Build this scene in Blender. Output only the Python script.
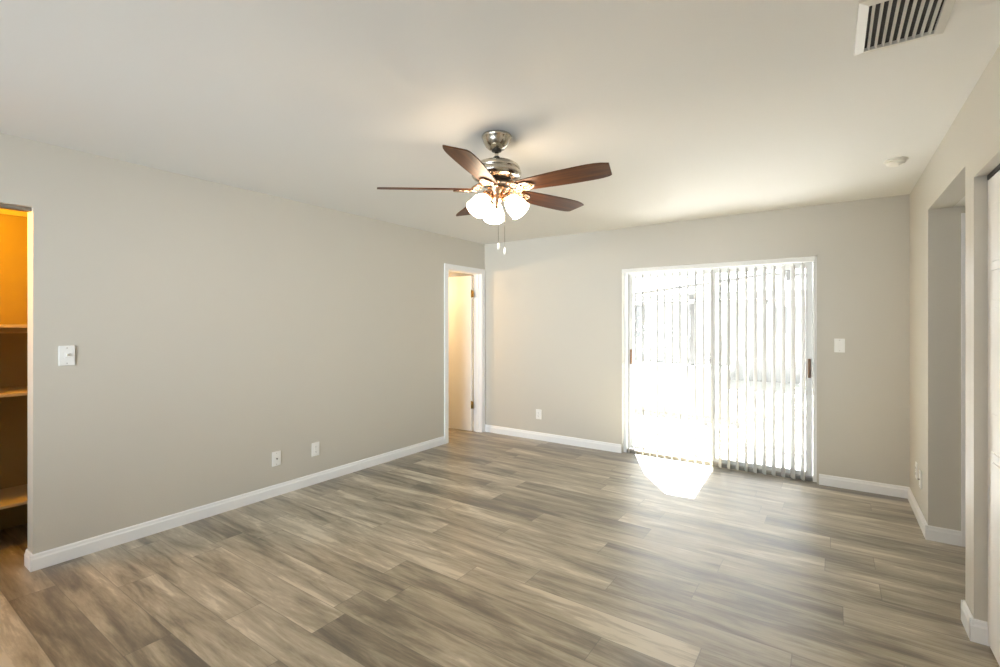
import bpy, bmesh, math, random
from mathutils import Vector, Matrix

# ------------------------------------------------------------------ clear
for o in list(bpy.data.objects):
    bpy.data.objects.remove(o, do_unlink=True)
SC = bpy.context.scene
COL = SC.collection
PI = math.pi
rnd = random.Random(7)

# ------------------------------------------------------------------ camera
CAMH, YAW, FPX = 1.395, math.atan(331 / 478.0), 478.0
cam_d = bpy.data.cameras.new('camera')
cam = bpy.data.objects.new('camera', cam_d)
COL.objects.link(cam)
cam.location = (0, 0, CAMH)
cam.rotation_euler = (PI / 2, 0, YAW)
cam_d.sensor_width = 36.0
cam_d.lens = 36.0 * FPX / 1000.0
cam_d.shift_y = -0.009
cam_d.clip_start = 0.02
SC.camera = cam

# ------------------------------------------------------------------ world, sun, fill, exposure
world = bpy.data.worlds.new('world')
SC.world = world
world.use_nodes = True
bgn = world.node_tree.nodes['Background']
bgn.inputs['Color'].default_value = (0.93, 0.97, 1.0, 1)
bgn.inputs['Strength'].default_value = 1.9

SUN_AZ, SUN_EL = math.radians(26), math.radians(55)
sun_d = bpy.data.lights.new('sun', 'SUN')
sun_d.energy = 150.0
sun_d.angle = math.radians(0.6)
sun_d.color = (0.98, 0.99, 1.0)
sun = bpy.data.objects.new('sun', sun_d)
COL.objects.link(sun)
sdir = Vector((math.sin(SUN_AZ) * math.cos(SUN_EL), -math.cos(SUN_AZ) * math.cos(SUN_EL), -math.sin(SUN_EL)))
sun.rotation_euler = sdir.to_track_quat('-Z', 'Y').to_euler()


def area(name, loc, direction, sx, sy, power, color):
    d = bpy.data.lights.new(name, 'AREA')
    d.shape = 'RECTANGLE'
    d.size, d.size_y, d.energy, d.color = sx, sy, power, color
    o = bpy.data.objects.new(name, d)
    COL.objects.link(o)
    o.location = loc
    o.rotation_euler = Vector(direction).to_track_quat('-Z', 'Z').to_euler()
    return o


# fill light added in the unseen wall opening behind the camera
wd = area('rear_fill_light', (-1.6, -2.45, 1.4), (-0.24, 1, 0.04), 3.0, 1.4, 37, (0.82, 0.92, 1.0))
wd.data.spread = math.radians(62)


def point(name, loc, power, color, radius=0.04):
    d = bpy.data.lights.new(name, 'POINT')
    d.energy, d.color, d.shadow_soft_size = power, color, radius
    o = bpy.data.objects.new(name, d)
    COL.objects.link(o)
    o.location = loc
    return o


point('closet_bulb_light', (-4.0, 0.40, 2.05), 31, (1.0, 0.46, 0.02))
point('hall_bulb_light', (-4.9, 4.25, 1.9), 46, (1.0, 0.68, 0.36))

vs = SC.view_settings
SC.display_settings.display_device = 'sRGB'
vs.view_transform = 'Standard'
vs.look = 'None'
vs.gamma = 1.0
vs.use_curve_mapping = False
vs.exposure = 0.53
cy = SC.cycles
cy.use_denoising = True
cy.max_bounces = 10
cy.diffuse_bounces = 6
cy.glossy_bounces = 4
cy.transmission_bounces = 6
cy.transparent_max_bounces = 12
cy.sample_clamp_indirect = 8.0
cy.caustics_reflective = False
cy.caustics_refractive = False


# ------------------------------------------------------------------ materials
def mat(name, color, rough=0.6, metal=0.0, spec=0.5):
    m = bpy.data.materials.new(name)
    m.use_nodes = True
    b = m.node_tree.nodes['Principled BSDF']
    b.inputs['Base Color'].default_value = (*color, 1)
    b.inputs['Roughness'].default_value = rough
    b.inputs['Metallic'].default_value = metal
    b.inputs['Specular IOR Level'].default_value = spec
    return m


def N(m, kind, **props):
    n = m.node_tree.nodes.new(kind)
    for k, v in props.items():
        setattr(n, k, v)
    return n


def L(m, a, b):
    m.node_tree.links.new(a, b)


def bsdf(m):
    return m.node_tree.nodes['Principled BSDF']


def math_node(m, op, a, b=None, c=None):
    n = N(m, 'ShaderNodeMath', operation=op)
    for i, v in enumerate((a, b, c)):
        if v is None:
            continue
        if isinstance(v, (int, float)):
            n.inputs[i].default_value = v
        else:
            L(m, v, n.inputs[i])
    return n.outputs[0]


def add_bump(m, scale, strength, detail=4, dist=0.01):
    tc = N(m, 'ShaderNodeTexCoord')
    nz = N(m, 'ShaderNodeTexNoise')
    nz.inputs['Scale'].default_value = scale
    nz.inputs['Detail'].default_value = detail
    L(m, tc.outputs['Object'], nz.inputs['Vector'])
    bp = N(m, 'ShaderNodeBump')
    bp.inputs['Strength'].default_value = strength
    bp.inputs['Distance'].default_value = dist
    L(m, nz.outputs['Fac'], bp.inputs['Height'])
    L(m, bp.outputs['Normal'], bsdf(m).inputs['Normal'])
    return m


def tint_noise(m, c1, c2, scale=3.0):
    tc = N(m, 'ShaderNodeTexCoord')
    nz = N(m, 'ShaderNodeTexNoise')
    nz.inputs['Scale'].default_value = scale
    nz.inputs['Detail'].default_value = 3
    L(m, tc.outputs['Object'], nz.inputs['Vector'])
    mx = N(m, 'ShaderNodeMix', data_type='RGBA')
    mx.inputs[6].default_value = (*c1, 1)
    mx.inputs[7].default_value = (*c2, 1)
    L(m, nz.outputs['Fac'], mx.inputs[0])
    L(m, mx.outputs[2], bsdf(m).inputs['Base Color'])
    return m


M = {}
M['wall'] = add_bump(mat('greige_wall_paint', (0.575, 0.548, 0.487), 0.42, 0, 0.4), 120, 0.04)
M['ceiling'] = add_bump(mat('white_ceiling_paint', (0.77, 0.762, 0.735), 0.8, 0, 0.2), 70, 0.04)
M['trim'] = mat('white_trim_paint', (0.86, 0.87, 0.88), 0.35)
M['door'] = mat('white_door_paint', (0.86, 0.865, 0.87), 0.4)
M['plate'] = mat('white_plastic', (0.84, 0.84, 0.82), 0.35)
M['slot'] = mat('dark_slot', (0.03, 0.03, 0.03), 0.6)
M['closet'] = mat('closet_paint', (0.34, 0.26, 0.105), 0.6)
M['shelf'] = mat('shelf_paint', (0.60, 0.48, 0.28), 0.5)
M['nickel'] = mat('brushed_nickel', (0.58, 0.54, 0.46), 0.22, 1.0)
M['bronze'] = mat('copper_bronze', (0.62, 0.42, 0.28), 0.25, 1.0)
M['dark_metal'] = mat('dark_metal', (0.05, 0.045, 0.04), 0.4, 0.8)
M['brass'] = mat('brass', (0.40, 0.30, 0.13), 0.35, 1.0)
M['steel'] = mat('grey_steel', (0.40, 0.38, 0.35), 0.35, 1.0)
M['sill'] = mat('shade_grey_sill', (0.22, 0.21, 0.19), 0.5)  # shade on the door sill put into its base colour
M['alu'] = mat('white_aluminium', (0.78, 0.78, 0.76), 0.4)
M['wood_handle'] = mat('brown_handle', (0.19, 0.09, 0.03), 0.45)
M['vent'] = mat('vent_enamel', (0.66, 0.64, 0.58), 0.45)
M['duct'] = mat('dark_duct', (0.02, 0.016, 0.012), 0.8)
M['cream'] = mat('cream_plastic', (0.84, 0.82, 0.75), 0.5)
M['concrete'] = tint_noise(mat('patio_concrete', (0.5, 0.5, 0.5), 0.9), (0.50, 0.48, 0.45), (0.38, 0.36, 0.34), 2.5)
M['lawn'] = tint_noise(mat('lawn', (0.2, 0.3, 0.1), 0.95), (0.46, 0.45, 0.42), (0.56, 0.55, 0.52), 4)
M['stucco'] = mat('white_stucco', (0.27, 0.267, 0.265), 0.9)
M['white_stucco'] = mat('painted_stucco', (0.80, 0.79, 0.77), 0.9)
M['roof'] = tint_noise(mat('roof_shingle', (0.4, 0.38, 0.36), 0.9), (0.24, 0.236, 0.232), (0.20, 0.198, 0.195), 8)
M['grey_glass'] = mat('grey_window_glass', (0.12, 0.124, 0.13), 0.3)
M['post'] = mat('grey_post', (0.07, 0.07, 0.07), 0.6)
M['lightgrey'] = mat('light_grey_paint', (0.12, 0.12, 0.12), 0.6)
M['leaf'] = tint_noise(mat('leaf', (0.2, 0.3, 0.12), 0.7), (0.22, 0.24, 0.20), (0.34, 0.36, 0.31), 9)

# blade wood
m = mat('walnut_blade', (0.2, 0.08, 0.03), 0.5, 0, 0.2)
tc = N(m, 'ShaderNodeTexCoord')
mp = N(m, 'ShaderNodeMapping')
mp.inputs['Scale'].default_value = (4, 60, 20)
L(m, tc.outputs['Object'], mp.inputs['Vector'])
nz = N(m, 'ShaderNodeTexNoise')
nz.inputs['Scale'].default_value = 1.0
nz.inputs['Detail'].default_value = 5
L(m, mp.outputs['Vector'], nz.inputs['Vector'])
cr = N(m, 'ShaderNodeValToRGB')
cr.color_ramp.elements[0].position, cr.color_ramp.elements[0].color = 0.3, (0.038, 0.012, 0.004, 1)
cr.color_ramp.elements[1].position, cr.color_ramp.elements[1].color = 0.75, (0.135, 0.046, 0.011, 1)
L(m, nz.outputs['Fac'], cr.inputs['Fac'])
L(m, cr.outputs['Color'], bsdf(m).inputs['Base Color'])
M['blade'] = m

# lit frosted glass shade
m = mat('lit_frosted_glass', (0.9, 0.88, 0.82), 0.4)
bsdf(m).inputs['Emission Color'].default_value = (1.0, 0.79, 0.56, 1)
bsdf(m).inputs['Emission Strength'].default_value = 26.0
M['shade'] = m

# thin clear glass: mostly transparent with a weak mirror reflection
m = bpy.data.materials.new('clear_glass')
m.use_nodes = True
nt = m.node_tree
nt.nodes.remove(nt.nodes['Principled BSDF'])
tr = N(m, 'ShaderNodeBsdfTransparent')
tr.inputs['Color'].default_value = (0.94, 0.96, 0.96, 1)
gl = N(m, 'ShaderNodeBsdfGlossy')
gl.inputs['Roughness'].default_value = 0.03
mx = N(m, 'ShaderNodeMixShader')
mx.inputs[0].default_value = 0.05
L(m, tr.outputs[0], mx.inputs[1])
L(m, gl.outputs[0], mx.inputs[2])
L(m, mx.outputs[0], nt.nodes['Material Output'].inputs['Surface'])
M['glass'] = m

# translucent vinyl vane
m = bpy.data.materials.new('vinyl_vane')
m.use_nodes = True
nt = m.node_tree
nt.nodes.remove(nt.nodes['Principled BSDF'])
df = N(m, 'ShaderNodeBsdfDiffuse')
df.inputs['Color'].default_value = (0.50, 0.50, 0.49, 1)
tl = N(m, 'ShaderNodeBsdfTranslucent')
tl.inputs['Color'].default_value = (0.50, 0.50, 0.49, 1)
mx = N(m, 'ShaderNodeMixShader')
mx.inputs[0].default_value = 0.07
L(m, df.outputs[0], mx.inputs[1])
L(m, tl.outputs[0], mx.inputs[2])
L(m, mx.outputs[0], nt.nodes['Material Output'].inputs['Surface'])
M['vane'] = m

# vinyl plank floor: planks run along X, 0.18 m wide, 1.22 m long
m = mat('vinyl_plank_floor', (0.3, 0.26, 0.2), 0.36, 0, 1.0)
bsdf(m).inputs['Coat Weight'].default_value = 1.0
bsdf(m).inputs['Coat Roughness'].default_value = 0.52
tc = N(m, 'ShaderNodeTexCoord')
sp = N(m, 'ShaderNodeSeparateXYZ')
L(m, tc.outputs['Object'], sp.inputs[0])
PW, PLN = 0.18, 1.22
yy = math_node(m, 'DIVIDE', math_node(m, 'SUBTRACT', sp.outputs['Y'], 0.03), PW)
row = math_node(m, 'FLOOR', yy)
yfr = math_node(m, 'FRACT', yy)
wn = N(m, 'ShaderNodeTexWhiteNoise', noise_dimensions='1D')
L(m, row, wn.inputs['W'])
xx = math_node(m, 'ADD', math_node(m, 'DIVIDE', sp.outputs['X'], PLN), wn.outputs['Value'])
ix = math_node(m, 'FLOOR', xx)
xfr = math_node(m, 'FRACT', xx)
cmb = N(m, 'ShaderNodeCombineXYZ')
L(m, row, cmb.inputs[0])
L(m, ix, cmb.inputs[1])
wn2 = N(m, 'ShaderNodeTexWhiteNoise', noise_dimensions='3D')
L(m, cmb.outputs[0], wn2.inputs['Vector'])
off = math_node(m, 'MULTIPLY', wn2.outputs['Value'], 37.0)


def streak(sx, sy, detail, rough, dist):
    c = N(m, 'ShaderNodeCombineXYZ')
    L(m, math_node(m, 'ADD', math_node(m, 'MULTIPLY', sp.outputs['X'], sx), off), c.inputs[0])
    L(m, math_node(m, 'ADD', math_node(m, 'MULTIPLY', sp.outputs['Y'], sy), off), c.inputs[1])
    L(m, off, c.inputs[2])
    n = N(m, 'ShaderNodeTexNoise')
    n.inputs['Scale'].default_value = 1
    n.inputs['Detail'].default_value = detail
    n.inputs['Roughness'].default_value = rough
    n.inputs['Distortion'].default_value = dist
    L(m, c.outputs[0], n.inputs['Vector'])
    return n.outputs['Fac']


s1 = streak(1.5, 10.0, 5, 0.6, 0.5)
s2 = streak(5.0, 80.0, 5, 0.65, 0.3)
s3 = streak(3.0, 20.0, 6, 0.7, 1.0)
t = math_node(m, 'ADD', math_node(m, 'MULTIPLY', s1, 0.85), math_node(m, 'MULTIPLY', s2, 0.22))
t = math_node(m, 'ADD', t, math_node(m, 'ADD', math_node(m, 'MULTIPLY', s3, 0.30), 0.03))
t = math_node(m, 'ADD', t, math_node(m, 'MULTIPLY', wn2.outputs['Value'], 0.22))
cr = N(m, 'ShaderNodeValToRGB')
el = cr.color_ramp.elements
el[0].position, el[0].color = 0.62, (0.060, 0.044, 0.024, 1)
el[1].position, el[1].color = 1.0, (0.58, 0.52, 0.41, 1)
e = el.new(0.94); e.color = (0.41, 0.36, 0.27, 1)
e = el.new(0.73); e.color = (0.150, 0.118, 0.072, 1)
e = el.new(0.84); e.color = (0.300, 0.252, 0.172, 1)
L(m, t, cr.inputs['Fac'])
# narrow dark joints
jy = math_node(m, 'MINIMUM', yfr, math_node(m, 'SUBTRACT', 1.0, yfr))
jx = math_node(m, 'MINIMUM', xfr, math_node(m, 'SUBTRACT', 1.0, xfr))
jm = math_node(m, 'MAXIMUM', math_node(m, 'LESS_THAN', jy, 0.010), math_node(m, 'LESS_THAN', jx, 0.0016))
mx = N(m, 'ShaderNodeMix', data_type='RGBA')
L(m, math_node(m, 'MULTIPLY', jm, 0.55), mx.inputs[0])
L(m, cr.outputs['Color'], mx.inputs[6])
mx.inputs[7].default_value = (0.05, 0.04, 0.028, 1)
L(m, mx.outputs[2], bsdf(m).inputs['Base Color'])
bp = N(m, 'ShaderNodeBump')
bp.inputs['Strength'].default_value = 0.12
bp.inputs['Distance'].default_value = 0.002
L(m, math_node(m, 'SUBTRACT', s2, jm), bp.inputs['Height'])
L(m, bp.outputs['Normal'], bsdf(m).inputs['Normal'])
M['floor'] = m

# pavers outside
m = mat('patio_pavers', (0.5, 0.47, 0.45), 0.9)
tc = N(m, 'ShaderNodeTexCoord')
bk = N(m, 'ShaderNodeTexBrick')
bk.inputs['Scale'].default_value = 2.5
bk.inputs['Color1'].default_value = (0.43, 0.41, 0.39, 1)
bk.inputs['Color2'].default_value = (0.37, 0.35, 0.335, 1)
bk.inputs['Mortar'].default_value = (0.17, 0.16, 0.15, 1)
L(m, tc.outputs['Object'], bk.inputs['Vector'])
L(m, bk.outputs['Color'], bsdf(m).inputs['Base Color'])
M['pavers'] = m


# ------------------------------------------------------------------ mesh helpers
class MB:
    """collects shapes into one mesh"""

    def __init__(self):
        self.bm = bmesh.new()

    def box(self, x0, x1, y0, y1, z0, z1, bevel=0.0):
        b = bmesh.new() if bevel else self.bm
        vs_ = [b.verts.new((x, y, z)) for x in (x0, x1) for y in (y0, y1) for z in (z0, z1)]
        for f in ((0, 1, 3, 2), (4, 6, 7, 5), (0, 4, 5, 1), (2, 3, 7, 6), (0, 2, 6, 4), (1, 5, 7, 3)):
            b.faces.new([vs_[i] for i in f])
        if bevel:
            bmesh.ops.bevel(b, geom=b.edges[:], offset=bevel, segments=2, affect='EDGES', profile=0.6)
            self._merge(b)
        return self

    def _merge(self, b, mtx=None):
        vm = {}
        for v in b.verts:
            vm[v] = self.bm.verts.new(mtx @ v.co if mtx else v.co)
        for f in b.faces:
            try:
                nf = self.bm.faces.new([vm[v] for v in f.verts])
                nf.smooth = f.smooth
            except ValueError:
                pass
        b.free()

    def obox(self, size, mtx, bevel=0.0):
        b = MB()
        sx, sy, sz = [s / 2 for s in size]
        b.box(-sx, sx, -sy, sy, -sz, sz, bevel)
        self._merge(b.bm, mtx)
        return self

    def lathe(self, prof, seg=32, mtx=None, smooth=True):
        """prof: list of (r, z), revolved about Z"""
        b = bmesh.new()
        rings = []
        for r, z in prof:
            if r < 1e-6:
                rings.append([b.verts.new((0, 0, z))])
            else:
                rings.append([b.verts.new((r * math.cos(2 * PI * i / seg), r * math.sin(2 * PI * i / seg), z)) for i in range(seg)])
        for a, c in zip(rings, rings[1:]):
            for i in range(seg):
                j = (i + 1) % seg
                q = [a[i % len(a)], a[j % len(a)], c[j % len(c)], c[i % len(c)]]
                q2 = []
                for v in q:
                    if v not in q2:
                        q2.append(v)
                if len(q2) > 2:
                    try:
                        f = b.faces.new(q2)
                        f.smooth = smooth
                    except ValueError:
                        pass
        self._merge(b, mtx)
        return self

    def tube(self, pts, r, seg=10, closed=False):
        pts = [Vector(p) for p in pts]
        n = len(pts)
        rs = r if isinstance(r, (list, tuple)) else [r] * n
        rings = []
        up = None
        for i, p in enumerate(pts):
            if closed:
                d = pts[(i + 1) % n] - pts[i - 1]
            else:
                d = pts[min(i + 1, n - 1)] - pts[max(i - 1, 0)]
            d.normalize()
            if up is None:
                up = Vector((0, 0, 1)) if abs(d.z) < 0.9 else Vector((1, 0, 0))
            s = d.cross(up).normalized()
            up = s.cross(d).normalized()
            rings.append([self.bm.verts.new(p + (s * math.cos(2 * PI * k / seg) + up * math.sin(2 * PI * k / seg)) * rs[i]) for k in range(seg)])
        m_ = n if closed else n - 1
        for i in range(m_):
            a, c = rings[i], rings[(i + 1) % n]
            for k in range(seg):
                f = self.bm.faces.new([a[k], a[(k + 1) % seg], c[(k + 1) % seg], c[k]])
                f.smooth = True
        if not closed:
            self.bm.faces.new(rings[0][::-1])
            self.bm.faces.new(rings[-1])
        return self

    def prism(self, outline, z0, z1, mtx=None, bevel=0.0):
        """outline: list of (x, y) extruded from z0 to z1"""
        b = bmesh.new()
        lo = [b.verts.new((x, y, z0)) for x, y in outline]
        hi = [b.verts.new((x, y, z1)) for x, y in outline]
        n = len(lo)
        b.faces.new(lo[::-1])
        b.faces.new(hi)
        for i in range(n):
            b.faces.new([lo[i], lo[(i + 1) % n], hi[(i + 1) % n], hi[i]])
        if bevel:
            bmesh.ops.bevel(b, geom=b.edges[:], offset=bevel, segments=1, affect='EDGES')
        self._merge(b, mtx)
        return self

    def ball(self, c, r, sc=(1, 1, 1), seg=16):
        b = bmesh.new()
        bmesh.ops.create_uvsphere(b, u_segments=seg, v_segments=max(6, seg // 2), radius=r)
        for f in b.faces:
            f.smooth = True
        self._merge(b, Matrix.Translation(c) @ Matrix.Diagonal((*sc, 1)))
        return self

    def build(self, name, material, parent=None):
        bmesh.ops.recalc_face_normals(self.bm, faces=self.bm.faces[:])
        me = bpy.data.meshes.new(name)
        self.bm.to_mesh(me)
        self.bm.free()
        me.materials.append(material)
        o = bpy.data.objects.new(name, me)
        COL.objects.link(o)
        if parent:
            o.parent = parent
        return o


def tag(o, label, cat, group=None):
    o['label'] = label
    o['category'] = cat
    o['kind'] = 'thing'
    if group:
        o['group'] = group
    return o


def empty(name, loc=(0, 0, 0), rot=(0, 0, 0)):
    o = bpy.data.objects.new(name, None)
    o.empty_display_size = 0.1
    COL.objects.link(o)
    o.location = loc
    o.rotation_euler = rot
    return o


def struct(o):
    o['kind'] = 'structure'
    return o


# ------------------------------------------------------------------ the room
XL, YB, XR, ZC = -3.72, 5.02, 0.518, 2.44
YF = -2.6          # wall behind the camera
TW = 0.12
YALC = 4.135       # end of the right wall's far stretch = face of the hall wall
YP1, YP0 = 3.085, 2.925   # pillar between hall opening and closet
ZH = 2.14          # low ceiling of the hall
XHALL = 2.6
CL0, CL1, CLZ = 0.08, 0.721, 2.062    # storage closet opening in left wall
D0, D1, DZ = 4.293, 4.938, 2.045       # hall doorway clear opening in left wall
SX0, SX1, SZ = -1.868, -0.098, 2.0     # sliding door opening

struct(MB().box(-5.6, XHALL + .1, YF - .1, 6.4, -0.10, 0.0).build('floor', M['floor']))
# the far side of the slab beyond the back wall is cut off by the patio below; trim it to the wall
bpy.data.objects.remove(bpy.data.objects['floor'], do_unlink=True)
fb = MB().box(XL - TW, XHALL + .1, YF - .1, YB + 0.02, -0.10, 0.0)
fb.box(-5.6, XL - TW, YF - .1, 6.4, -0.10, 0.0)
fb.box(SX0, SX1, YB + 0.02, YB + 0.05, -0.10, 0.0)
struct(fb.build('floor', M['floor']))
struct(MB().box(XL - TW, XR + TW, YF - .1, YB + TW, ZC, ZC + 0.12).build('ceiling', M['ceiling']))

w = MB()
w.box(XL - TW, XL, YF, CL0, 0, ZC)
w.box(XL - TW, XL, CL0, CL1, CLZ, ZC)
w.box(XL - TW, XL, CL1, D0 - 0.018, 0, ZC)
w.box(XL - TW, XL, D0 - 0.018, D1 + 0.018, DZ + 0.018, ZC)
w.box(XL - TW, XL, D1 + 0.018, YB + TW, 0, ZC)
struct(w.build('wall_left', M['wall']))

w = MB()
w.box(XL, SX0, YB, YB + TW, 0, ZC)
w.box(SX0, SX1, YB, YB + TW, SZ, ZC)
w.box(SX1, XR + TW, YB, YB + TW, 0, ZC)
struct(w.build('wall_back', M['wall']))

w = MB()
w.box(XR, XR + TW, YALC, YB, 0, ZC)
w.box(XR, XR + TW, YP1, YALC, ZH, ZC)
w.box(XR, XR + TW, YP0, YP1, 0, ZC)
CLO = 1.15
w.box(XR, XR + TW, CLO, YP0, 2.045, ZC)
w.box(XR, XR + TW, YF, CLO, 0, ZC)
struct(w.build('wall_right', M['wall']))

# unseen front wall behind the camera; opening added to let fill light in
w = MB()
w.box(XL, -3.1, YF - TW, YF, 0, ZC)
w.box(-0.1, XR, YF - TW, YF, 0, ZC)
w.box(-3.1, -0.1, YF - TW, YF, 0, 0.6)
w.box(-3.1, -0.1, YF - TW, YF, 2.1, ZC)
struct(w.build('wall_front', M['wall']))

# hall behind the right wall
w = MB()
w.box(XR + TW, 0.736, YALC, YALC + TW, 0, ZH)
w.box(0.736, 1.508, YALC, YALC + TW, 2.032, ZH)
w.box(1.508, XHALL, YALC, YALC + TW, 0, ZH)
w.box(XHALL, XHALL + .1, 2.9, YALC + TW, 0, ZH)
w.box(XR + TW, XHALL, YP1 - TW, YP1, 0, ZH)
struct(w.build('wall_hall', M['wall']))
struct(MB().box(XR + TW, XHALL + .1, YP1 - TW, YALC + TW, ZH, ZH + .1).build('ceiling_hall', M['ceiling']))

# storage closet shell (left)
w = MB()
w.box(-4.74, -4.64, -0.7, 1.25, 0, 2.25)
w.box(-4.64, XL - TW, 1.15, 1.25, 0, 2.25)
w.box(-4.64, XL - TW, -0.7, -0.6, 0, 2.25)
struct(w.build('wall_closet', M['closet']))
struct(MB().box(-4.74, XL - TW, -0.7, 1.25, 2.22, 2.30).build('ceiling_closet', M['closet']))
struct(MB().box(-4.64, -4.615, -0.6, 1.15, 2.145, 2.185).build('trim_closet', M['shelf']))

# hall room beyond the left doorway
w = MB()
w.box(-5.6, -5.5, 3.3, 6.3, 0, ZC)
w.box(-5.5, XL - TW, 6.2, 6.3, 0, ZC)
w.box(-5.5, XL - TW, 3.3, 3.4, 0, ZC)
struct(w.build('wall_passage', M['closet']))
struct(MB().box(-5.6, XL - TW, 3.3, 6.3, ZC, ZC + .1).build('ceiling_passage', M['ceiling']))


# ------------------------------------------------------------------ baseboards
def baseboard(name, a, b, nrm, h=0.092):
    """runs from a to b along the wall; nrm points into the room"""
    a, b, n = Vector((*a, 0)), Vector((*b, 0)), Vector((*nrm, 0))
    prof = [(0, 0), (0.014, 0), (0.014, h * 0.70), (0.010, h * 0.80), (0.009, h * 0.93), (0.005, h), (0, h)]
    mb = MB()
    r0 = [mb.bm.verts.new(a + n * d + Vector((0, 0, z))) for d, z in prof]
    r1 = [mb.bm.verts.new(b + n * d + Vector((0, 0, z))) for d, z in prof]
    k = len(prof)
    for i in range(k):
        mb.bm.faces.new([r0[i], r0[(i + 1) % k], r1[(i + 1) % k], r1[i]])
    mb.bm.faces.new(r0)
    mb.bm.faces.new(r1)
    return struct(mb.build(name, M['trim']))


baseboard('baseboard_left', (XL, CL1 - 0.014), (XL, D0 - 0.075), (1, 0))
baseboard('baseboard_closet', (XL, CL1), (XL - TW, CL1), (0, -1))
baseboard('baseboard_back', (XL, YB), (SX0 - 0.002, YB), (0, -1))
baseboard('baseboard_corner', (SX1 + 0.012, YB), (XR, YB), (0, -1))
baseboard('baseboard_right', (XR, YB), (XR, YALC - 0.012), (-1, 0))
baseboard('baseboard_hall', (XR - 0.014, YALC), (0.674, YALC), (0, -1))
baseboard('baseboard_pillar', (XR, YP1 + 0.012), (XR, YP0 - 0.012), (-1, 0), 0.098)
baseboard('baseboard_jamb', (XR - 0.014, YP0), (XR + 0.05, YP0), (0, -1), 0.098)
baseboard('baseboard_return', (XR - 0.014, YP1), (XR + TW, YP1), (0, 1), 0.098)

# ------------------------------------------------------------------ left doorway (casing + open door)
t_ = MB()
CW = 0.066
t_.box(XL, XL + 0.016, D0 - CW - 0.006, D0 - 0.006, 0, DZ + CW, 0.003)
t_.box(XL, XL + 0.016, D1 + 0.006, D1 + CW + 0.006, 0, DZ + CW, 0.003)
t_.box(XL, XL + 0.0155, D0 - 0.006, D1 + 0.006, DZ + 0.006, DZ + CW, 0.003)
t_.box(XL - TW, XL + 0.002, D0 - 0.018, D0, 0, DZ)
t_.box(XL - TW, XL + 0.002, D1, D1 + 0.018, 0, DZ)
t_.box(XL - TW, XL + 0.002, D0 - 0.018, D1 + 0.018, DZ, DZ + 0.018)
t_.box(XL - 0.075, XL - 0.04, D1 - 0.011, D1, 0, DZ)
struct(t_.build('trim_doorway', M['trim']))

d1 = struct(empty('door_1', (XL - TW - 0.004, D1 - 0.004, 0.008), (0, 0, math.radians(3))))
dp = MB().box(-0.635, -0.006, -0.036, 0.0, 0, 2.022, 0.002)
dp.build('door_panel', M['door'], d1)
for z in (0.345, 1.785):
    hb = MB()
    hb.box(-0.008, 0.034, -0.041, -0.037, z - 0.045, z + 0.045)
    hb.tube([(0.004, -0.044, z - 0.05), (0.004, -0.044, z + 0.05)], 0.007, 10)
    hb.build('hinge', M['brass'], d1)
kb = MB().lathe([(0, 0), (0.028, 0), (0.028, 0.006), (0.012, 0.010), (0.012, 0.03), (0.026, 0.04), (0.027, 0.055), (0.015, 0.066), (0, 0.067)], 20,
                Matrix.Translation((-0.575, -0.036, 0.95)) @ Matrix.Rotation(PI / 2, 4, 'X'))
kb.build('door_knob', M['brass'], d1)

# ------------------------------------------------------------------ sliding glass door
YD = YB + 0.062
d2 = struct(empty('door_2', (0, 0, 0)))
f = MB()
f.box(SX0, SX0 + 0.035, YD - 0.012, YD + 0.075, 0.0, SZ)
f.box(SX1 - 0.035, SX1, YD - 0.012, YD + 0.075, 0.0, SZ)
f.box(SX0 + 0.035, SX1 - 0.035, YD - 0.012, YD + 0.075, SZ - 0.04, SZ)
f.build('door_frame', M['alu'], d2)
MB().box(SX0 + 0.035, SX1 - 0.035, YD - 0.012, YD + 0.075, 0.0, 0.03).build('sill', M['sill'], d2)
tk = MB().box(SX0 + 0.036, SX1 - 0.036, YD - 0.010, YD + 0.0, 0.03, 0.038).box(SX0 + 0.036, SX1 - 0.036, YD + 0.03, YD + 0.04, 0.03, 0.038)
tk.build('track', M['steel'], d2)


def slider(x0, x1, y):
    s = MB()
    st = 0.052
    s.box(x0, x0 + st, y, y + 0.028, 0.04, SZ - 0.042, 0.002)
    s.box(x1 - st, x1, y, y + 0.028, 0.04, SZ - 0.042, 0.002)
    s.box(x0 + st, x1 - st, y, y + 0.028, 0.04, 0.075)
    s.box(x0 + st, x1 - st, y, y + 0.028, SZ - 0.10, SZ - 0.042)
    p = s.build('sliding_panel', M['alu'], d2)
    MB().box(x0 + st - 0.006, x1 - st + 0.006, y + 0.012, y + 0.016, 0.07, SZ - 0.095).build('pane', M['glass'], p)
    return p


XM = -0.965
pl = slider(SX0 + 0.037, XM + 0.03, YD + 0.038)
pr = slider(XM - 0.022, SX1 - 0.037, YD + 0.002)


def pull(x, y, z, parent, material, hgt=0.16, wid=0.020):
    b = MB()
    b.box(x - wid / 2, x + wid / 2, y - 0.032, y - 0.018, z - hgt / 2, z + hgt / 2, 0.004)
    b.box(x - 0.006, x + 0.006, y - 0.02, y, z - hgt / 2 + 0.01, z - hgt / 2 + 0.03)
    b.box(x - 0.006, x + 0.006, y - 0.02, y, z + hgt / 2 - 0.03, z + hgt / 2 - 0.01)
    return b.build('handle', material, parent)


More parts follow.
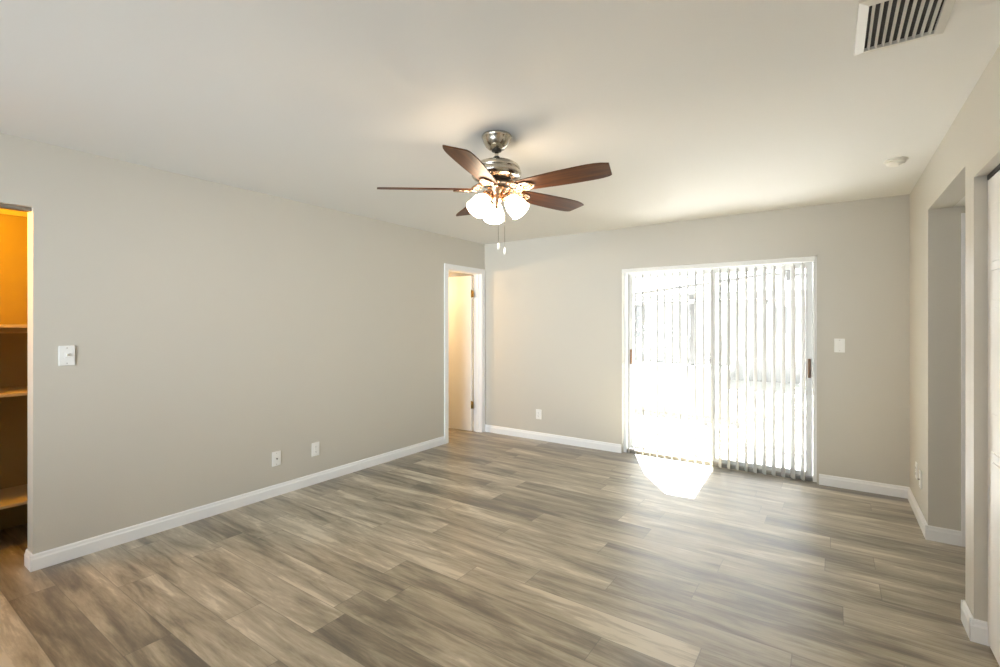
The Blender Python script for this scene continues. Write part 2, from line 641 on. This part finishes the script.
pull(-1.792, YD + 0.038, 1.045, pl, M['wood_handle'])
pull(-0.976, YD + 0.002, 1.06, pr, M['dark_metal'], 0.10, 0.008)
pull(-0.158, YD + 0.002, 1.005, pr, M['wood_handle'], 0.17, 0.022)
lk = MB().box(SX1 - 0.044, SX1 - 0.036, YD - 0.03, YD - 0.01, 0.93, 1.06, 0.002)
lk.box(SX1 - 0.05, SX1 - 0.04, YD - 0.04, YD - 0.02, 0.985, 1.005, 0.002)
lk.build('latch', M['steel'], d2)
kp = MB().box(SX0 - 0.006, SX0 + 0.020, YB - 0.004, YB + 0.012, 0.975, 1.10, 0.002)
kp.build('latch_plate', M['cream'], d2)
# thin edge bead round the opening
bd = MB()
bd.box(SX0 - 0.010, SX0 + 0.004, YB - 0.006, YB + 0.05, 0, SZ + 0.008)
bd.box(SX1 - 0.004, SX1 + 0.010, YB - 0.006, YB + 0.05, 0, SZ + 0.008)
bd.box(SX0 - 0.010, SX1 + 0.010, YB - 0.006, YB + 0.05, SZ - 0.004, SZ + 0.008)
struct(bd.build('trim_slider', M['wall']))

# ------------------------------------------------------------------ vertical blinds
vb = tag(empty('vertical_blinds', (0, YB - 0.005, 0)), 'white vertical blinds with open vanes hanging before the sliding glass door', 'blinds')
hr = MB().box(SX0 + 0.012, SX1 - 0.012, -0.030, 0.022, SZ - 0.052, SZ - 0.010, 0.003)
hr.build('headrail', M['alu'], vb)
VA = math.radians(26)
vane_mesh = None
NV = 22
for i in range(NV):
    x = -1.785 + i * 0.0752
    if vane_mesh is None:
        b = MB()
        n, half = 6, 0.0445
        ring = []
        for k in range(n + 1):
            s = -half + 2 * half * k / n
            bow = 0.004 * (1 - (s / half) ** 2)
            ring.append((s, bow))
        out = ring + [(s, q + 0.0009) for s, q in reversed(ring)]
        b.prism(out, 0.016, SZ - 0.075)
        b.box(-0.008, 0.008, 0.0015, 0.0055, SZ - 0.076, SZ - 0.054)
        v = b.build('vane', M['vane'], vb)
        vane_mesh = v.data
    else:
        v = bpy.data.objects.new('vane', vane_mesh)
        COL.objects.link(v)
        v.parent = vb
    v.location = (x, 0.0, 0)
    v.rotation_euler = (0, 0, PI / 2 + VA + math.radians(rnd.uniform(-2.5, 2.5)))
# control wand / chain beside the right jamb
cw = MB().tube([(SX1 - 0.022, -0.02, SZ - 0.06), (SX1 - 0.020, -0.02, 1.0), (SX1 - 0.022, -0.02, 0.35)], 0.0035, 8)
cw.build('control_wand', M['plate'], vb)

# ------------------------------------------------------------------ right closet door (white, panelled)
d3 = struct(empty('door_3', (XR + 0.042, 0, 0)))
for y1 in (YP0 - 0.006, YP0 - 0.006 - 0.445, YP0 - 0.006 - 0.89, YP0 - 0.006 - 1.335):
    b = MB().box(0, 0.032, y1 - 0.44, y1, 0.012, 2.02, 0.002)
    for z0, z1 in ((0.14, 0.86), (1.02, 1.50), (1.62, 1.90)):
        b.box(-0.006, 0.002, y1 - 0.36, y1 - 0.08, z0, z1, 0.005)
        b.box(-0.010, 0.0, y1 - 0.325, y1 - 0.115, z0 + 0.035, z1 - 0.035, 0.004)
    b.build('door_leaf', M['door'], d3)
MB().box(0.0, 0.03, CLO, YP0, 2.025, 2.045).build('track', M['dark_metal'], d3)

# hall door seen edge-on past the pillar
t_ = MB()
t_.box(0.674, 0.742, YALC - 0.016, YALC, 0, 2.095, 0.003)
t_.box(1.502, 1.57, YALC - 0.016, YALC, 0, 2.095, 0.003)
t_.box(0.7425, 1.5015, YALC - 0.0155, YALC, 2.03, 2.095, 0.003)
struct(t_.build('trim_hall', M['trim']))
d4 = struct(empty('door_4', (0, 0, 0)))
b = MB().box(0.744, 1.50, YALC + 0.01, YALC + 0.045, 0.008, 2.026, 0.002)
b.build('door_panel', M['door'], d4)
MB().lathe([(0, 0), (0.03, 0), (0.03, 0.006), (0.012, 0.012), (0.012, 0.035), (0.027, 0.045), (0.027, 0.06), (0, 0.068)], 18,
           Matrix.Translation((0.82, YALC + 0.01, 0.94)) @ Matrix.Rotation(PI / 2, 4, 'X')).build('door_knob', M['steel'], d4)


# ------------------------------------------------------------------ wall plates
def plate_on(name, label, cat, loc, rotz, kind, group=None):
    """local frame: plate lies in XZ, faces -Y"""
    e_ = tag(empty(name, loc, (0, 0, rotz)), label, cat, group)
    wd, ht = 0.074, 0.118
    MB().box(-wd / 2, wd / 2, -0.007, 0.0, -ht / 2, ht / 2, 0.003).build('cover_plate', M['plate'], e_)
    if kind == 'outlet':
        for dz in (-0.021, 0.021):
            r = MB().prism([(0.017 * math.cos(a), 0.0145 * math.sin(a)) for a in [2 * PI * k / 20 for k in range(20)]], 0.0, 0.0095,
                           Matrix.Translation((0, 0, dz)) @ Matrix.Rotation(PI / 2, 4, 'X'))
            rc = r.build('receptacle', M['plate'], e_)
            s = MB()
            s.box(-0.0075, -0.0055, -0.0102, -0.0088, dz - 0.002, dz + 0.007)
            s.box(0.0055, 0.0075, -0.0102, -0.0088, dz - 0.002, dz + 0.006)
            s.box(-0.002, 0.002, -0.0102, -0.0088, dz - 0.010, dz - 0.006)
            s.build('slot', M['slot'], rc)
    elif kind == 'toggle':
        MB().box(-0.012, 0.012, -0.0085, -0.006, -0.020, 0.020, 0.001).build('switch_bezel', M['plate'], e_)
        MB().obox((0.008, 0.020, 0.010), Matrix.Translation((0, -0.013, 0.003)) @ Matrix.Rotation(math.radians(-25), 4, 'X'), 0.001).build('toggle', M['cream'], e_)
    elif kind == 'rocker':
        MB().box(-0.017, 0.017, -0.0105, -0.006, -0.034, 0.034, 0.002).build('rocker', M['plate'], e_)
    elif kind == 'coax':
        MB().lathe([(0, 0), (0.006, 0), (0.006, 0.012), (0.003, 0.012), (0.003, 0.002), (0, 0.002)], 12,
                   Matrix.Translation((0, -0.006, 0)) @ Matrix.Rotation(PI / 2, 4, 'X')).build('socket', M['steel'], e_)
    for dz in ((-0.045, 0.045) if kind in ('toggle', 'rocker', 'coax') else (0,)):
        MB().lathe([(0, 0), (0.003, 0), (0.003, 0.001), (0, 0.0016)], 8, Matrix.Translation((0, -0.007, dz)) @ Matrix.Rotation(PI / 2, 4, 'X')).build('screw', M['steel'], e_)
    return e_


RL, RR = PI / 2, -PI / 2      # on the left wall the plate faces +X, on the right wall -X
plate_on('light_switch', 'white toggle light switch on the left wall beside the closet opening', 'light switch', (XL, 0.866, 1.211), RL, 'toggle')
plate_on('wall_jack', 'plain white jack plate low on the left wall, the nearer to the closet of two', 'wall plate', (XL, 2.166, 0.302), RL, 'coax')
plate_on('power_outlet', 'white power outlet low on the left wall, the nearer to the open door of two', 'outlet', (XL, 2.526, 0.302), RL, 'outlet')
plate_on('power_outlet', 'white power outlet low on the back wall between doorway and blinds', 'outlet', (-2.905, YB, 0.310), 0, 'outlet')
plate_on('light_switch', 'white rocker light switch on the back wall right of the blinds', 'light switch', (0.060, YB, 1.215), 0, 'rocker')
plate_on('power_outlet', 'white power outlet on the short right wall, the nearer to the corner of two', 'outlet', (XR, 4.615, 0.325), RR, 'outlet')
plate_on('wall_jack', 'white jack plate on the short right wall, the nearer to the hall opening of two', 'wall plate', (XR, 4.43, 0.310), RR, 'coax')

# ------------------------------------------------------------------ storage closet fittings
for z, lab in ((1.375, 'painted closet shelf at eye height, topmost of three in the amber-lit closet'),
               (0.945, 'painted closet shelf at waist height, middle of three in the amber-lit closet'),
               (0.255, 'painted closet shelf just above the floor, lowest of three in the amber-lit closet')):
    s = tag(empty('closet_shelf', (-4.64, 0.275, z)), lab, 'shelf', 'closet shelves')
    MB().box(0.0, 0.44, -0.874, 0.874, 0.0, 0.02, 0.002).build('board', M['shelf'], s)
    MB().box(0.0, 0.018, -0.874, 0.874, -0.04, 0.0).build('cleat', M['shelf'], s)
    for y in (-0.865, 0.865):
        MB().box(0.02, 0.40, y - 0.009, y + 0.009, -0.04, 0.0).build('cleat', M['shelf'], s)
tkk = tag(empty('door_track', (XL - 0.05, (CL0 + CL1) / 2, CLZ)), 'grey metal sliding track under the head of the closet opening', 'door track')
b = MB()
hl = (CL1 - CL0) / 2 - 0.002
b.box(-0.022, 0.022, -hl, hl, -0.003, 0.0)
b.box(-0.022, -0.018, -hl, hl, -0.022, -0.003)
b.box(0.018, 0.022, -hl, hl, -0.022, -0.003)
b.build('rail', M['steel'], tkk)
MB().box(-0.017, 0.017, hl - 0.04, hl - 0.002, -0.020, -0.003).build('end_stop', M['dark_metal'], tkk)

# ------------------------------------------------------------------ ceiling air vent
vx0, vx1, vy0, vy1 = 0.072, 0.330, 1.925, 2.300
cxv, cyv = (vx0 + vx1) / 2, (vy0 + vy1) / 2
av = tag(empty('air_vent', (cxv, cyv, ZC)), 'cream metal ceiling air vent with dark gaps between louvres', 'air vent')
hx, hy = (vx1 - vx0) / 2, (vy1 - vy0) / 2
fr_ = MB()
bw = 0.030


def bevel_frame(mb, hx, hy, bw, zt, zb):
    o_ = [(-hx, -hy), (hx, -hy), (hx, hy), (-hx, hy)]
    i_ = [(-hx + bw, -hy + bw), (hx - bw, -hy + bw), (hx - bw, hy - bw), (-hx + bw, hy - bw)]
    bm = mb.bm
    A = [bm.verts.new((x, y, zt)) for x, y in o_]
    A2 = [bm.verts.new((x * 0.985, y * 0.99, zb * 0.6)) for x, y in o_]
    B = [bm.verts.new((x, y, zb)) for x, y in i_]
    C_ = [bm.verts.new((x, y, zt)) for x, y in i_]
    for P, Q in ((A, A2), (A2, B), (B, C_), (C_, A)):
        for i in range(4):
            j = (i + 1) % 4
            bm.faces.new([P[i], P[j], Q[j], Q[i]])


bevel_frame(fr_, hx, hy, bw, -0.0005, -0.014)
fr_.build('vent_frame', M['vent'], av)
MB().box(-hx + bw, hx - bw, -hy + bw, hy - bw, -0.0015, -0.0005).build('duct_backing', M['duct'], av)
for i in range(9):
    x = -hx + bw + 0.013 + i * (2 * hx - 2 * bw - 0.026) / 8.0
    MB().obox((0.0140, 2 * hy - 2 * bw, 0.0014), Matrix.Translation((x, 0, -0.0085)) @ Matrix.Rotation(math.radians(62), 4, 'Y')).build('louvre', M['vent'], av)

# ------------------------------------------------------------------ smoke detector
sd = tag(empty('smoke_detector', (0.338, 3.93, ZC)), 'small round cream smoke detector on the ceiling near the right corner', 'smoke detector')
MB().lathe([(0, 0), (0.062, 0), (0.062, -0.008), (0.058, -0.011), (0, -0.011)], 32).build('mounting_base', M['cream'], sd)
MB().lathe([(0, -0.011), (0.046, -0.011), (0.050, -0.016), (0.047, -0.026), (0.036, -0.033), (0.012, -0.035), (0, -0.035)], 32).build('detector_cover', M['cream'], sd)
MB().lathe([(0, -0.0345), (0.006, -0.0345), (0.006, -0.038), (0, -0.039)], 12, Matrix.Translation((0.016, -0.01, 0))).build('test_button', M['plate'], sd)

# ------------------------------------------------------------------ ceiling fan
FX, FY = -1.52, 2.162
fan = tag(empty('ceiling_fan', (FX, FY, ZC)), 'five-bladed ceiling fan with walnut blades and three lit white glass shades', 'ceiling fan')
Z = lambda z: z - ZC          # local heights
MB().lathe([(0, Z(2.4395)), (0.080, Z(2.4395)), (0.083, Z(2.434)), (0.083, Z(2.424)), (0.079, Z(2.420)), (0.074, Z(2.402)), (0.062, Z(2.380)),
            (0.044, Z(2.364)), (0.026, Z(2.358)), (0, Z(2.357))], 40).build('canopy', M['nickel'], fan)
MB().lathe([(0.0, Z(2.362)), (0.030, Z(2.362)), (0.026, Z(2.350)), (0.014, Z(2.347)), (0, Z(2.347))], 24).build('canopy_collar', M['dark_metal'], fan)
MB().lathe([(0, Z(2.36)), (0.011, Z(2.36)), (0.011, Z(2.300)), (0, Z(2.300))], 18).build('downrod', M['nickel'], fan)
MB().lathe([(0, Z(2.322)), (0.017, Z(2.322)), (0.019, Z(2.312)), (0.019, Z(2.298)), (0, Z(2.298))], 18).build('rod_collar', M['dark_metal'], fan)
MB().lathe([(0, Z(2.300)), (0.024, Z(2.300)), (0.060, Z(2.296)), (0.100, Z(2.284)), (0.124, Z(2.268)), (0.130, Z(2.256)), (0.130, Z(2.249)),
            (0.126, Z(2.246)), (0.126, Z(2.241)), (0.136, Z(2.237)), (0.139, Z(2.226)), (0.137, Z(2.212)), (0.126, Z(2.200)), (0.100, Z(2.191)), (0.0, Z(2.189))],
           56).build('motor_housing', M['nickel'], fan)
MB().lathe([(0, Z(2.190)), (0.082, Z(2.190)), (0.084, Z(2.176)), (0.076, Z(2.160)), (0.055, Z(2.154)), (0, Z(2.154))], 36).build('flywheel', M['dark_metal'], fan)
# switch housing / light fitter
MB().lathe([(0, Z(2.155)), (0.046, Z(2.155)), (0.052, Z(2.146)), (0.050, Z(2.136)), (0.040, Z(2.118)), (0.034, Z(2.098)), (0.038, Z(2.092)),
            (0.038, Z(2.082)), (0.028, Z(2.068)), (0.018, Z(2.056)), (0.012, Z(2.044)), (0.006, Z(2.036)), (0, Z(2.034))], 36).build('light_fitter', M['bronze'], fan)

ZB = Z(2.140)
BL0, BL1 = 0.150, 0.665


def blade_outline():
    up, n = [], 14
    for k in range(n + 1):
        t = k / n
        x = BL0 + (BL1 - BL0) * t
        wd = 0.052 + 0.020 * math.sin(min(1.0, t / 0.72) * PI / 2)
        if t > 0.80:
            wd -= 0.016 * ((t - 0.80) / 0.20) ** 1.6
        up.append((x, wd))
    top = [(x, q) for x, q in up]
    top[-1] = (BL1 - 0.022, top[-1][1])
    bot = [(x, -q * 0.96) for x, q in up]
    bot[-1] = (BL1, bot[-1][1] + 0.006)
    pts = [(BL0 - 0.02, 0.030)] + top + bot[::-1] + [(BL0 - 0.02, -0.030)]
    return pts


def scroll(cx, cy, r, turns, start, sgn, n=26):
    pts = []
    for k in range(n):
        t = k / (n - 1)
        a = start + sgn * turns * 2 * PI * t
        rr = r * (1 - 0.72 * t)
        pts.append((cx + rr * math.cos(a), cy + rr * math.sin(a), 0))
    return pts


PITCH = math.radians(-13)
bl_mesh = br_mesh = bs_mesh = None
for k in range(5):
    ang = math.radians(1.1 + 72 * k)
    if bl_mesh is None:
        bl = MB().prism(blade_outline(), -0.003, 0.003, Matrix.Rotation(PITCH, 4, 'X'), 0.0012).build('blade', M['blade'], fan)
        bl_mesh = bl.data
        b = MB()
        # neck from the flywheel out to the blade
        b.tube([(0.060, 0, 0.030), (0.095, 0, 0.026), (0.125, 0, 0.010), (0.142, 0, -0.004), (0.175, 0, -0.010)], [0.013, 0.011, 0.010, 0.009, 0.007], 10)
        rot = Matrix.Rotation(PITCH, 4, 'X')
        # pierced leaf plate screwed under the blade
        leaf = []
        for q in range(24):
            a = 2 * PI * q / 24
            leaf.append((0.193 + 0.042 * math.cos(a), 0.032 * math.sin(a) * (1.0 - 0.35 * math.cos(a)), 0))
        b.tube([rot @ (Vector(p) + Vector((0, 0, -0.009))) for p in leaf], 0.0058, 8, closed=True)
        inner = [(0.193 + (x - 0.193) * 0.52, y * 0.45, 0) for x, y, _ in leaf]
        b.tube([rot @ (Vector(p) + Vector((0, 0, -0.009))) for p in inner], 0.0045, 8, closed=True)
        for sg in (1, -1):
            b.tube([rot @ (Vector(p) + Vector((0, 0, -0.008))) for p in scroll(0.128, sg * 0.026, 0.026, 1.25, -sg * PI / 2, sg)], 0.0050, 8)
            b.tube([Vector(p) + Vector((0, 0, 0.012)) for p in scroll(0.098, sg * 0.026, 0.020, 1.2, -sg * PI / 2, sg)], 0.0048, 8)
            b.tube([rot @ Vector((0.178, sg * 0.004, -0.009)), rot @ Vector((0.206, sg * 0.030, -0.009))], 0.005, 8)
        br = b.build('blade_bracket', M['bronze'], bl)
        br_mesh = br.data
    else:
        bl = bpy.data.objects.new('blade', bl_mesh)
        COL.objects.link(bl)
        bl.parent = fan
        br = bpy.data.objects.new('blade_bracket', br_mesh)
        COL.objects.link(br)
        br.parent = bl
    bl.location = (0, 0, ZB)
    bl.rotation_euler = (0, 0, ang)

# lamp arms and bell shades
sh_mesh = arm_mesh = cup_mesh = None
for a in (13, 133, 253):
    ang = math.radians(a)
    if sh_mesh is None:
        arm = MB().tube([(0.030, 0, Z(2.112)), (0.048, 0, Z(2.116)), (0.062, 0, Z(2.108)), (0.066, 0, Z(2.094))], [0.009, 0.008, 0.008, 0.009], 10).build('lamp_arm', M['bronze'], fan)
        arm_mesh = arm.data
        T = Matrix.Translation((0.060, 0, Z(2.098))) @ Matrix.Rotation(math.radians(-42), 4, 'Y')
        cup = MB().lathe([(0, 0.012), (0.018, 0.012), (0.026, 0.004), (0.030, -0.010), (0.031, -0.022), (0.028, -0.022), (0.026, -0.012), (0, -0.008)], 24, T).build('shade_holder', M['bronze'], arm)
        cup_mesh = cup.data
        outer = [(0.025, -0.018), (0.032, -0.026), (0.044, -0.042), (0.051, -0.062), (0.054, -0.084), (0.0545, -0.104), (0.057, -0.122)]
        inn = [(r - 0.003, z) for r, z in reversed(outer)]
        sh = MB().lathe(outer + inn + [outer[0]], 32, T).build('lamp_shade', M['shade'], fan)
        sh_mesh = sh.data
    else:
        arm = bpy.data.objects.new('lamp_arm', arm_mesh); COL.objects.link(arm); arm.parent = fan
        cup = bpy.data.objects.new('shade_holder', cup_mesh); COL.objects.link(cup); cup.parent = arm
        sh = bpy.data.objects.new('lamp_shade', sh_mesh); COL.objects.link(sh); sh.parent = fan
    arm.rotation_euler = sh.rotation_euler = (0, 0, ang)
# pull chains with white pendants
for dx, dy, zb in ((0.008, 0.006, 1.822), (0.036, 0.026, 1.797)):
    ch = MB().tube([(dx * 0.5, dy * 0.5, Z(2.06)), (dx, dy, Z(2.0)), (dx, dy, Z(zb + 0.02))], 0.0009, 6).build('pull_chain', M['nickel'], fan)
    MB().lathe([(0, Z(zb + 0.024)), (0.004, Z(zb + 0.022)), (0.0065, Z(zb + 0.012)), (0.0075, Z(zb)), (0.005, Z(zb - 0.012)), (0, Z(zb - 0.015))], 14,
               Matrix.Translation((dx, dy, 0))).build('pendant', M['plate'], ch)

# ------------------------------------------------------------------ outside
struct(MB().box(-14, 9, YB + TW + 0.03, 9.6, -0.14, -0.06).build('patio', M['pavers']))
struct(MB().box(-30, 30, 9.6, 40, -0.16, -0.08).build('ground', M['lawn']))
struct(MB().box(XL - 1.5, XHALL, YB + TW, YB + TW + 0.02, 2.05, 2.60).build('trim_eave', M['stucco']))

# unseen roof added over the sliding door; gap between its wings shapes the sun patch
RZ0, RZ1 = 2.56, 2.68
rf = MB()
rf.prism([(-6, YB + TW), (4, YB + TW), (4, 5.655), (-1.70, 5.655), (-1.905, 5.64), (-6, 5.64)], RZ0, RZ1)
rf.prism([(-6, 5.64), (-1.905, 5.64), (-2.48, 6.415), (-2.75, 6.78), (-6, 6.78)], RZ0, RZ1)
rf.prism([(-1.70, 5.655), (4, 5.655), (4, 6.78), (-1.737, 6.78)], RZ0, RZ1)
struct(rf.build('roof_sun_mask', M['stucco']))

# neighbouring house
hs = tag(empty('neighbour_house', (-3.0, 14.0, -0.08)), 'pale single-storey house beyond the patio seen through the blinds', 'house')
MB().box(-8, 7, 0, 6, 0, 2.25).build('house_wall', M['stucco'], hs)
b = MB()
b.prism([(-0.7, 2.15), (3.0, 3.35), (6.7, 2.15), (6.7, 2.3), (3.0, 3.5), (-0.7, 2.3)], -8.4, 7.4,
        Matrix(((0, 0, 1, 0), (1, 0, 0, 0), (0, 1, 0, 0), (0, 0, 0, 1))))
b.build('house_roof', M['roof'], hs)
for x0, x1, z0, z1 in ((-2.05, -1.55, 1.15, 2.0), (1.9, 2.95, 1.3, 1.85), (4.2, 5.2, 1.0, 1.9)):
    wf = MB().box(x0 - .05, x1 + .05, -0.04, 0.0, z0 - .05, z1 + .05).build('house_window', M['lightgrey'], hs)
    MB().box(x0, x1, -0.05, -0.03, z0, z1).build('window_pane', M['grey_glass'], wf)

# railing along the patio edge
rl = tag(empty('patio_railing', (0, 9.2, -0.06)), 'pale patio railing with two level rails outside the right glass panel', 'railing')
for x in (-2.2, -1.2, -0.2, 0.8):
    MB().box(x - .03, x + .03, -.03, .03, 0, 1.12).build('railing_post', M['alu'], rl)
for z in (0.86, 1.08):
    MB().box(-2.2, 0.8, -.02, .02, z - .02, z + .02).build('rail', M['lightgrey'], rl)

# low garden wall with a trellis frame standing on it
gw = tag(empty('garden_wall', (-2.7, 8.2, -0.06)), 'low white garden wall across the patio outside the left glass panel', 'garden wall')
MB().box(-1.5, 1.38, -.11, .11, 0, 0.74).build('wall_body', M['white_stucco'], gw)
MB().box(-1.54, 1.42, -.14, .14, 0.74, 0.79, 0.008).build('coping', M['white_stucco'], gw)
gt = tag(empty('trellis_frame', (-1.866, 8.2, 0.73)), 'grey upright trellis frame with thin crossbars standing on the low garden wall', 'trellis')
MB().box(-0.04, 0.04, -0.03, 0.03, 0, 1.16).build('trellis_post', M['post'], gt)
MB().box(0.42, 0.48, -0.03, 0.03, 0, 0.50).build('trellis_post', M['lightgrey'], gt)
for z in (0.05, 0.42):
    MB().box(0.04, 0.42, -0.012, 0.012, z - .014, z + .014).build('crossbar', M['lightgrey'], gt)

# screen enclosure frame with a shallow gable
se = tag(empty('screen_enclosure', (0, 7.6, -0.06)), 'light metal patio frame with sloping top bars seen through the right panel', 'screen enclosure')
for x in (-3.4, 1.6):
    MB().box(x - .03, x + .03, -.03, .03, 0, 2.2).build('frame_post', M['alu'], se)
b = MB()
b.tube([(-3.4, 0, 1.86), (-0.7, 0, 2.16), (1.6, 0, 1.92)], 0.028, 8)
b.build('top_bar', M['lightgrey'], se)
MB().tube([(-3.4, 0, 1.80), (1.6, 0, 1.80)], 0.022, 8).build('crossbar', M['lightgrey'], se)
for x in (-1.35, -1.1, -0.85):
    MB().tube([(x, 0, 1.55), (x + 0.14, 0, 1.80)], 0.014, 8).build('brace', M['lightgrey'], se)

# porch lantern hanging outside
ln = tag(empty('porch_lantern', (-0.40, 6.4, 2.56)), 'small dark lantern hanging outside behind the right-hand vanes', 'lantern')
MB().tube([(0, 0, 0.0), (0, 0, -0.50)], 0.006, 8).build('hanging_rod', M['post'], ln)
MB().lathe([(0, -0.50), (0.02, -0.505), (0.05, -0.54), (0.045, -0.55), (0, -0.55)], 6, None, False).build('lantern_cap', M['post'], ln)
MB().lathe([(0, -0.55), (0.036, -0.552), (0.028, -0.66), (0, -0.665)], 6, None, False).build('lantern_glass', M['lightgrey'], ln)
# square porch lamp
pq = tag(empty('porch_lamp', (-0.60, 6.0, 2.56)), 'square grey porch lamp on a stem outside above the right panel', 'porch lamp')
MB().box(-0.01, 0.01, -0.01, 0.01, -0.40, 0.0).build('stem', M['post'], pq)
MB().box(-0.05, 0.05, -0.05, 0.05, -0.46, -0.40, 0.005).build('lamp_housing', M['lightgrey'], pq)
MB().box(-0.04, 0.04, -0.04, 0.04, -0.53, -0.46, 0.005).build('lamp_head', M['post'], pq)


# shrubs
def shrub(x, y, r, h, label, seed):
    g = random.Random(seed)
    e_ = tag(empty('garden_shrub', (x, y, -0.06)), label, 'shrub', 'shrubs outside')
    b = MB()
    for i in range(260):
        a, t, q = g.uniform(0, 2 * PI), g.random() ** 0.6, g.uniform(0, 1)
        p = Vector((r * t * math.cos(a), r * t * math.sin(a), h * (0.15 + 0.85 * q) * (1 - 0.35 * t)))
        mtx = Matrix.Translation(p) @ Matrix.Rotation(g.uniform(0, 6.3), 4, 'Z') @ Matrix.Rotation(g.uniform(-1.2, 1.2), 4, 'X')
        s = g.uniform(0.03, 0.06)
        b.prism([(-s, 0), (0, s * .4), (s, 0), (0, -s * .4)], -0.001, 0.001, mtx)
    b.build('foliage', M['leaf'], e_)
    s_ = MB()
    for i in range(5):
        a = i * 1.26
        s_.tube([(0.02 * math.cos(a), 0.02 * math.sin(a), 0), (r * .5 * math.cos(a), r * .5 * math.sin(a), h * .7)], 0.008, 6)
    s_.build('stem', M['post'], e_)


shrub(-0.10, 8.0, 0.42, 0.80, 'low leafy shrub on the patio edge outside the right glass panel', 3)
shrub(-3.6, 11.5, 0.7, 2.0, 'tall thin-leaved shrub beyond the garden wall outside the left glass panel', 5)
